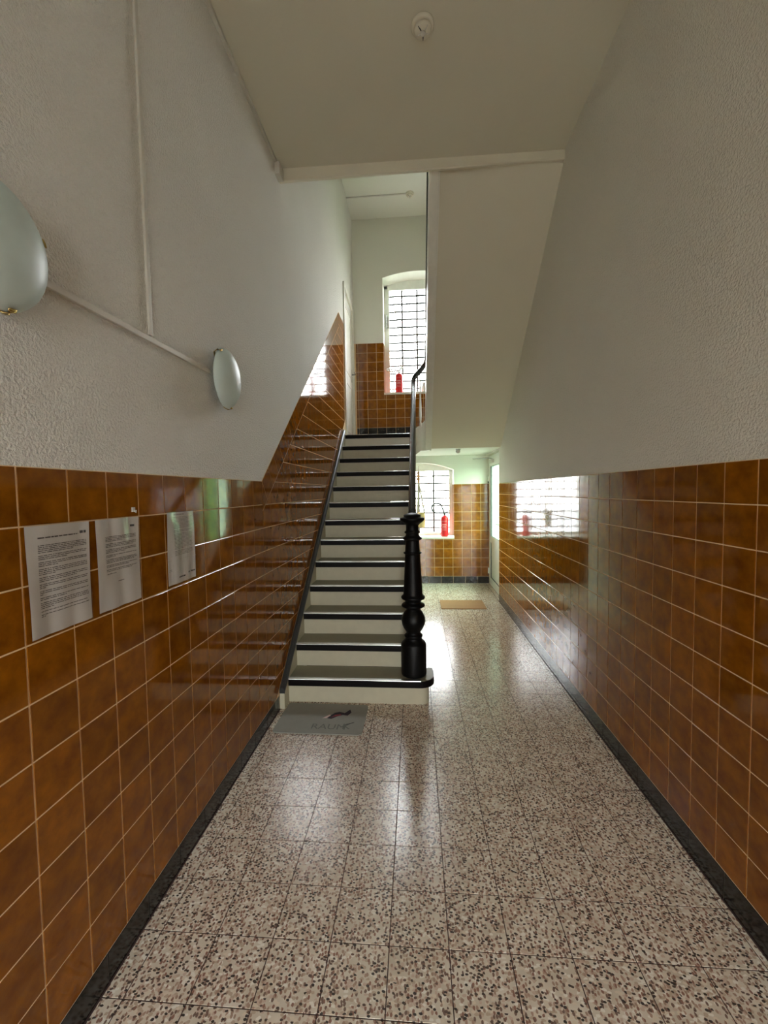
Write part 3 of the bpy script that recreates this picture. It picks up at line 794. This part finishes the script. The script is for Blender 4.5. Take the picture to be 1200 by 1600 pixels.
jb = part_at(MB().box((XL-.003, 3.075, 3.838), (XL+.036, 3.166, 3.925)), 'junction_box', MT['trunking'], None, (XL, 3.10, 3.85), .004)
tag(jb, 'small white junction box where left wall meets the ceiling beam', 'junction box')

# ------------------------------------------------------------------ ceiling detectors
def detector(loc, label, rx=0, sc_=1.0):
    e = empty('smoke_detector', loc); e.rotation_euler = (0, rx, 0); tag(e, label, 'smoke detector')
    MB().lathe([(.058*sc_, -.002), (.060*sc_, -.008), (.060*sc_, -.018), (.054*sc_, -.024), (.052*sc_, -.024)], (0, 0, 0), 32).build('base_ring', MT['soffit'], e)
    MB().lathe([(.046*sc_, -.024), (.045*sc_, -.036), (.038*sc_, -.046), (.012*sc_, -.048)], (0, 0, 0), 28).build('cover', MT['soffit'], e)
    MB().lathe([(.014*sc_, -.0481), (.013*sc_, -.054), (.004, -.055)], (0, 0, 0), 16).build('test_button', MT['trunking'], e)
    for k in range(5):
        a = k*2*math.pi/5+.3; cx, cy = .030*sc_*math.cos(a), .030*sc_*math.sin(a)
        m = MB().tube([(cx*.6, cy*.6, -.049), (cx*1.35, cy*1.35, -.043)], (.003, .003), 6); m.build('rib', MT['dark_line'] if k % 2 else MT['trunking'], e)
    return e
detector((.063, 2.345, zc(.063)), 'round detector on the hall ceiling above the corridor', -math.atan((4.030-3.940)/(XR-XL)))
detector((-.040, 6.43, TOP), 'round detector on the bright stairwell ceiling', 0, 1.0)
pr_ = part_at(MB().box((XL-.003, 6.42, TOP-.012), (-.10, 6.44, TOP)), 'cable_cover', MT['trunking'], None, (-.54, 6.43, TOP)); tag(pr_, 'thin white cable cover on the stairwell ceiling leading to the detector', 'cable cover')
e = empty('ceiling_spotlight', (.585, LY+.19, SZ)); tag(e, 'tiny glass ceiling light under the landing near the back window', 'ceiling light')
MB().lathe([(.034, 0), (.036, -.006), (.030, -.012)], seg=20).build('base_plate', MT['chrome'], e)
MB().lathe([(.026, -.011), (.034, -.024), (.031, -.042), (.018, -.056), (.004, -.060)], seg=20).build('glass_shade', MT['vase'], e)

# ------------------------------------------------------------------ notices on the left wall
def notice(y0, y1, z0, z1, label, lines, head=True, third=False, cr=0):
    w, h = y1-y0, z1-z0
    e = empty('notice', (XL+.002, (y0+y1)/2, (z0+z1)/2)); tag(e, label, 'notice', 'notices in plastic sleeves')
    rnd = random.Random(cr)
    ph = rnd.uniform(0, 6)
    def wob(u, v):     # gentle buckling of the sheet
        return .003+.0022*math.sin(5*u*3.1+ph)*math.sin(2.2*v+ph*2)+.0015*math.sin(9*u+4*v+ph)
    def sheet(name, mat, off, iu, iv, nn=14, mm=18, par=e):
        vs = []; fs = []
        for s in (0, 1):
            for j in range(mm+1):
                for i in range(nn+1):
                    u, v = iu+(1-2*iu)*i/nn, iv+(1-2*iv)*j/mm
                    vs.append((wob(u, v)+off-s*.0004, -w/2+u*w, -h/2+v*h))
        N_ = (nn+1)*(mm+1)
        for j in range(mm):
            for i in range(nn):
                a = j*(nn+1)+i; fs.append((a, a+1, a+nn+2, a+nn+1)); fs.append((N_+a, N_+a+nn+1, N_+a+nn+2, N_+a+1))
        return MB().add(vs, fs, True).build(name, mat, par)
    pp = sheet('paper_sheet', MT['paper'], 0, .015, .012)
    sheet('plastic_sleeve', MT['sleeve'], .0022, 0, 0)
    tx = MB()
    def ink(u0, u1, vt, hgt):
        k = max(1, int((u1-u0)/.05)); 
        for q in range(k):
            a, b = u0+(u1-u0)*q/k, u0+(u1-u0)*(q+1)/k
            P = []
            for (uu, vv) in ((a, vt-hgt), (b, vt-hgt), (b, vt), (a, vt)): P.append((wob(uu, vv)+.0007, -w/2+uu*w, -h/2+vv*h))
            tx.add(P, [(0, 1, 2, 3)])
    for ln in lines:
        v, u0, u1, hg = ln
        u = u0
        while u < u1-.01:
            L = rnd.uniform(.02, .10); b = min(u+L, u1); ink(u, b, v, hg); u = b+.010
    if third:
        fold = MB()
        for (u0, u1, v0, v1) in ((.16, .168, .03, .98), (.0, 1, .335, .341)):
            fold.add([(wob(u0, v0)+.0009, -w/2+u0*w, -h/2+v0*h), (wob(u1, v0)+.0009, -w/2+u1*w, -h/2+v0*h), (wob(u1, v1)+.0009, -w/2+u1*w, -h/2+v1*h), (wob(u0, v1)+.0009, -w/2+u0*w, -h/2+v1*h)], [(0, 1, 2, 3)])
        fold.build('fold_line', MT['trunking'], e)
    tx.build('printed_text', MT['ink'], pp, kind='stuff')
    return e
R2 = random.Random(3)
def para(v, n, u0, u1, last=.6, hg=.0065, dv=.0155):
    return [(v-k*dv, u0, u1 if k < n-1 else u0+(u1-u0)*last, hg) for k in range(n)]
l1 = [(.885, .17, .80, .012), (.905, .83, .93, .026)]
v = .815
for n_, ls in ((5, .7), (3, .55), (3, .35), (4, .3), (3, .75), (3, .12), (3, .08), (2, .5), (4, .25), (1, .95), (2, .1)):
    l1 += para(v, n_, .17, .93, ls); v -= n_*.0155+.013
notice(.979, 1.190, 1.170, 1.470, 'largest looking notice sheet in plastic, leftmost on the amber tiles', l1, cr=1)
l2 = [(.905, .78, .88, .024)]
v = .80
for n_, ls in ((4, .5), (3, .9), (3, .6), (2, .3), (3, .9), (2, .7), (2, .8), (1, .3)):
    l2 += para(v, n_, .20, .90, ls); v -= n_*.0155+.015
l2 += [(.30, .45, .58, .008)]
notice(1.212, 1.417, 1.172, 1.470, 'middle notice sheet in plastic with text only on its upper part', l2, cr=2)
l3 = [(.96, .25, .6, .008)]
v = .92
for n_, ls in ((9, .9), (2, .8), (12, .6), (4, .9)):
    l3 += para(v, n_, .22, .90, ls, .005, .0185); v -= n_*.0185+.012
l3 += [(.10, .35, .60, .022), (.13, .70, .78, .022), (.13, .82, .96, .022), (.22, .04, .14, .004), (.20, .04, .14, .004)]
notice(1.582, 1.787, 1.173, 1.473, 'folded notice sheet with punch holes, farthest of the three on the tiles', l3, third=True, cr=5)
hk = part_at(MB().box((XL+.0005, 1.388, 1.484), (XL+.004, 1.402, 1.500)).tube([(XL+.003, 1.395, 1.488), (XL+.012, 1.395, 1.482), (XL+.012, 1.395, 1.490)], .002, 6), 'adhesive_hook', MT['trunking'], None, (XL, 1.395, 1.49))
tag(hk, 'tiny pale adhesive hook on the tiles above the middle notice', 'hook')

# ------------------------------------------------------------------ fire extinguishers
def extinguisher(x, y, z, lever, hose, label, h=.345):
    e = empty('fire_extinguisher', (x, y, z)); tag(e, label, 'fire extinguisher', 'red fire extinguishers on the window sills')
    r = .062
    bd = MB().lathe([(.052, .0005), (.060, .006), (r, .016), (r, h-.05), (r*.95, h-.028), (r*.72, h-.010), (.026, h), (.02, h+.006)], seg=28).build('tank', MT['red'], e)
    MB().lathe([(.017, h+.004), (.018, h+.03), (.014, h+.032), (.014, h+.05)], seg=14).build('valve', MT['rubber'] if lever != 2 else MT['chrome'], e)
    hd = MB()
    if lever == 1: hd.tube([(0, 0, h+.045), (.03, 0, h+.062), (.085, 0, h+.082)], (.010, .004), 8).tube([(0, 0, h+.036), (.05, 0, h+.045), (.09, 0, h+.040)], (.009, .004), 8)
    else: hd.tube([(0, 0, h+.045), (.02, 0, h+.085), (.075, 0, h+.115)], (.011, .005), 8).tube([(0, 0, h+.036), (.03, 0, h+.07), (.06, 0, h+.085)], (.010, .004), 8)
    hd.build('lever', MT['rubber'] if lever == 1 else MT['chrome'], e)
    MB().tube(hose, .013, 8).build('hose', MT['rubber'] if lever == 1 else MT['chrome'], e)
    lb = MB(); n = 12
    for (z0, z1, aa) in ((.255, .258, 50), (.20, .206, 40), (.19, .194, 45), (.165, .172, 36), (.15, .154, 42), (.125, .129, 40), (.105, .108, 44)):
        vs = []
        for k in range(n+1):
            a = math.radians(-90-8)+math.radians(aa)*(k/n-.5)*1.6
            vs += [((r+.0006)*math.cos(a), (r+.0006)*math.sin(a), z0), ((r+.0006)*math.cos(a), (r+.0006)*math.sin(a), z1)]
        lb.add(vs, [(2*k, 2*k+2, 2*k+3, 2*k+1) for k in range(n)])
    lb.build('printed_label', MT['label'], e, kind='stuff')
    return e
cx_, cz_, rr_ = -.125, .475, .085
hose = [(0, -.01, .375), (-.012, -.012, .40), (-.035, -.015, .47)]
hose = [(0, -.01, .378)]+[(cx_+rr_*math.cos(math.radians(a)), -.02-.0001*a, cz_+rr_*.95*math.sin(math.radians(a))) for a in range(10, 300, 20)]+[(-.04, -.055, .39), (.0, -.066, .395)]
extinguisher(.468, 7.02, W1['z0'], 1, hose, 'red fire extinguisher with a looped black hose on the ground floor window sill')
hose = [(0, -.01, .37), (-.05, -.02, .375), (-.12, -.03, .39), (-.18, -.03, .41), (-.205, -.035, .395), (-.19, -.05, .365), (-.10, -.065, .35), (-.05, -.07, .34)]
extinguisher(-.255, 7.04, W2['z0'], 2, hose, 'red fire extinguisher on the upper landing window sill', .330)

# pale vase on the upper sill
vz = empty('vase', (.155, 7.10, W2['z0'])); tag(vz, 'small pale vase on the upper window sill behind the handrail', 'vase')
MB().lathe([(.03, .0005), (.045, .02), (.055, .07), (.045, .12), (.025, .15), (.022, .17), (.030, .185), (.026, .186), (.018, .17)], seg=24).build('body', MT['vase'], vz)

# ------------------------------------------------------------------ hanging basket in the lower window
hb = empty('hanging_basket', (.075, 7.12, 1.93)); tag(hb, 'woven basket hanging on cords and wooden beads in the ground floor window', 'hanging basket')
hx, hy = .045, 7.12
o3 = MB(); 
ring_pts = [(hx+.018*math.cos(a*math.pi/8), hy, 1.835+.022*math.sin(a*math.pi/8)) for a in range(17)]
wpart(MB().tube([(hx, hy, 1.957), (hx, hy, 1.857)], .005, 6), 'hanging_cord', MT['cord'], hb)
wpart(MB().tube(ring_pts, .009, 8), 'ring', MT['wood'], hb)
for z, r in ((1.785, .028), (1.735, .030), (1.692, .024)):
    part_at(MB().lathe([(r*math.sin(a*math.pi/8)+.001, -r*math.cos(a*math.pi/8)) for a in range(9)], (hx, hy, z), 16), 'bead', MT['wood'], hb, (hx, hy, z))
bc, by_ = .085, 7.10
for (dx, dy) in ((-.062, .0), (.055, -.03), (.055, .045)):
    part_at(MB().tube([(hx, hy, 1.700), (hx+(bc+dx-hx)*.5, hy+(by_+dy-hy)*.5, 1.44), (bc+dx, by_+dy, 1.165)], .013, 6), 'hanging_cord', MT['cord'], hb, (hx, hy, 1.70))
bp = []
for k in range(15):
    zz = .925+.25*k/14; r = .058+.010*math.sin(math.pi*k/14)+.004*(k % 2)
    bp.append((r, zz))
wpart(MB().lathe([(.03, .925)]+bp+[(.050, 1.172), (.048, 1.10)], (bc, by_, 0), 24), 'basket', MT['basket'], hb)

# ------------------------------------------------------------------ door mats
def rounded(x0, y0, x1, y1, r, n=5):
    p = []
    for cx, cy, a0 in ((x1-r, y1-r, 0), (x0+r, y1-r, 90), (x0+r, y0+r, 180), (x1-r, y0+r, 270)):
        for k in range(n+1): a = math.radians(a0+90*k/n); p.append((cx+r*math.cos(a), cy+r*math.sin(a)))
    return p
m1 = part_at(MB().prism(rounded(.312, 5.425, .896, 5.845, .006), 'z', .0003, .010), 'doormat', MT['coir'], None, (.60, 5.64, 0), .002)
tag(m1, 'brown coir doormat by the yard door at the corridor end', 'doormat')
m2 = empty('doormat', (-.650, 2.752, 0), math.radians(-.6)); tag(m2, 'grey rubber-edged doormat with a faded print at the foot of the stairs', 'doormat')
MB().prism(rounded(-.292, -.193, .292, .182, .03), 'z', .0003, .008).build('mat_body', MT['mat'], m2, .002)
pic = MB().prism([(.03, -.01), (.06, -.018), (.10, .02), (.13, .035), (.165, .03), (.185, .07), (.17, .11), (.14, .06), (.10, .075), (.07, .06), (.05, .03)], 'z', .0081, .0086)
pic.build('dark_motif', MT['mat_dark'], m2)
MB().prism([(.055, .0), (.075, .012), (.12, .030), (.115, .044), (.08, .035)], 'z', .0087, .0090).build('red_motif', MT['mat_red'], m2)
MB().prism([(.000, -.012), (.028, -.008), (.05, .028), (.038, .034)], 'z', .0081, .0086).build('white_motif', MT['label'], m2)
def lettering(txt, size, loc, parent, mat, rz=0):
    cu = bpy.data.curves.new('t', 'FONT'); cu.body = txt; cu.size = size; cu.resolution_u = 2
    o = bpy.data.objects.new('t', cu); COL.objects.link(o); dg = bpy.context.evaluated_depsgraph_get()
    me = bpy.data.meshes.new_from_object(o.evaluated_get(dg)); bpy.data.objects.remove(o)
    me.materials.append(mat); q = bpy.data.objects.new('lettering', me); COL.objects.link(q); q.parent = parent; q.location = loc; q.rotation_euler = (0, 0, rz); return q
lettering('RAUM', .085, (-.055, -.140, .0082), m2, MT['mat_print'])
lettering('K', .085, (.150, -.130, .0082), m2, MT['mat_print'])
MB().prism([(.172, -.085), (.225, -.055), (.222, -.050), (.169, -.079)], 'z', .0081, .0084).build('pen_stroke', MT['mat_dark'], m2)

# ------------------------------------------------------------------ outside
yd = tag(MB().box((-40, -40, -.40), (40, 40, -.26)).build('ground_yard', MT['yard']), kind='structure')
hg = empty('hedge', (6.2, 8.5, -.26)); tag(hg, 'green garden hedge standing outside the glazed yard door', 'hedge')
hm = MB(); R5 = random.Random(11)
hm.box((5.7, 4.0, -.26), (6.7, 10.0, 2.0)).box((1.25, 10.0, -.26), (6.7, 11.0, 3.0))
lv = MB()
for k in range(9000):
    y = R5.uniform(4.0, 10.0); side = R5.random()
    if side < .5: x, y, z = R5.uniform(1.2, 6.7), 9.98+R5.uniform(-.14, .02), R5.uniform(-.25, 3.1)
    elif side < .85: x, z = 5.68+R5.uniform(-.14, .02), R5.uniform(-.25, 2.05)
    else: x, z = R5.uniform(5.6, 6.7), 2.02+R5.uniform(-.03, .25)
    a, b = R5.uniform(0, 6.28), R5.uniform(-1, 1); s = R5.uniform(.03, .06)
    u = Vector((math.cos(a)*.5, math.sin(a), b)).normalized()*s; w = Vector((-math.sin(a)*.4, math.cos(a)*.5, 1)).normalized()*s*.6
    c = Vector((x, y, z)); lv.add([c-u, c-w*.6, c+u, c+w*.6], [(0, 1, 2, 3)])
wpart(hm, 'hedge_core', MT['leaf'], hg)
lo = wpart(lv, 'leaves', MT['leaf'], hg); lo['kind'] = 'stuff'

portal('portal_lower_window', (WC, 7.40, 1.33), (1.15, 1.15), (0, -1, 0))
portal('portal_upper_window', (WC, 7.40, 4.08), (1.15, 1.85), (0, -1, 0))
portal('portal_added_door', ((RX0+RX1)/2, YR0-.28, RZ/2), (1.05, RZ), (0, 1, 0))
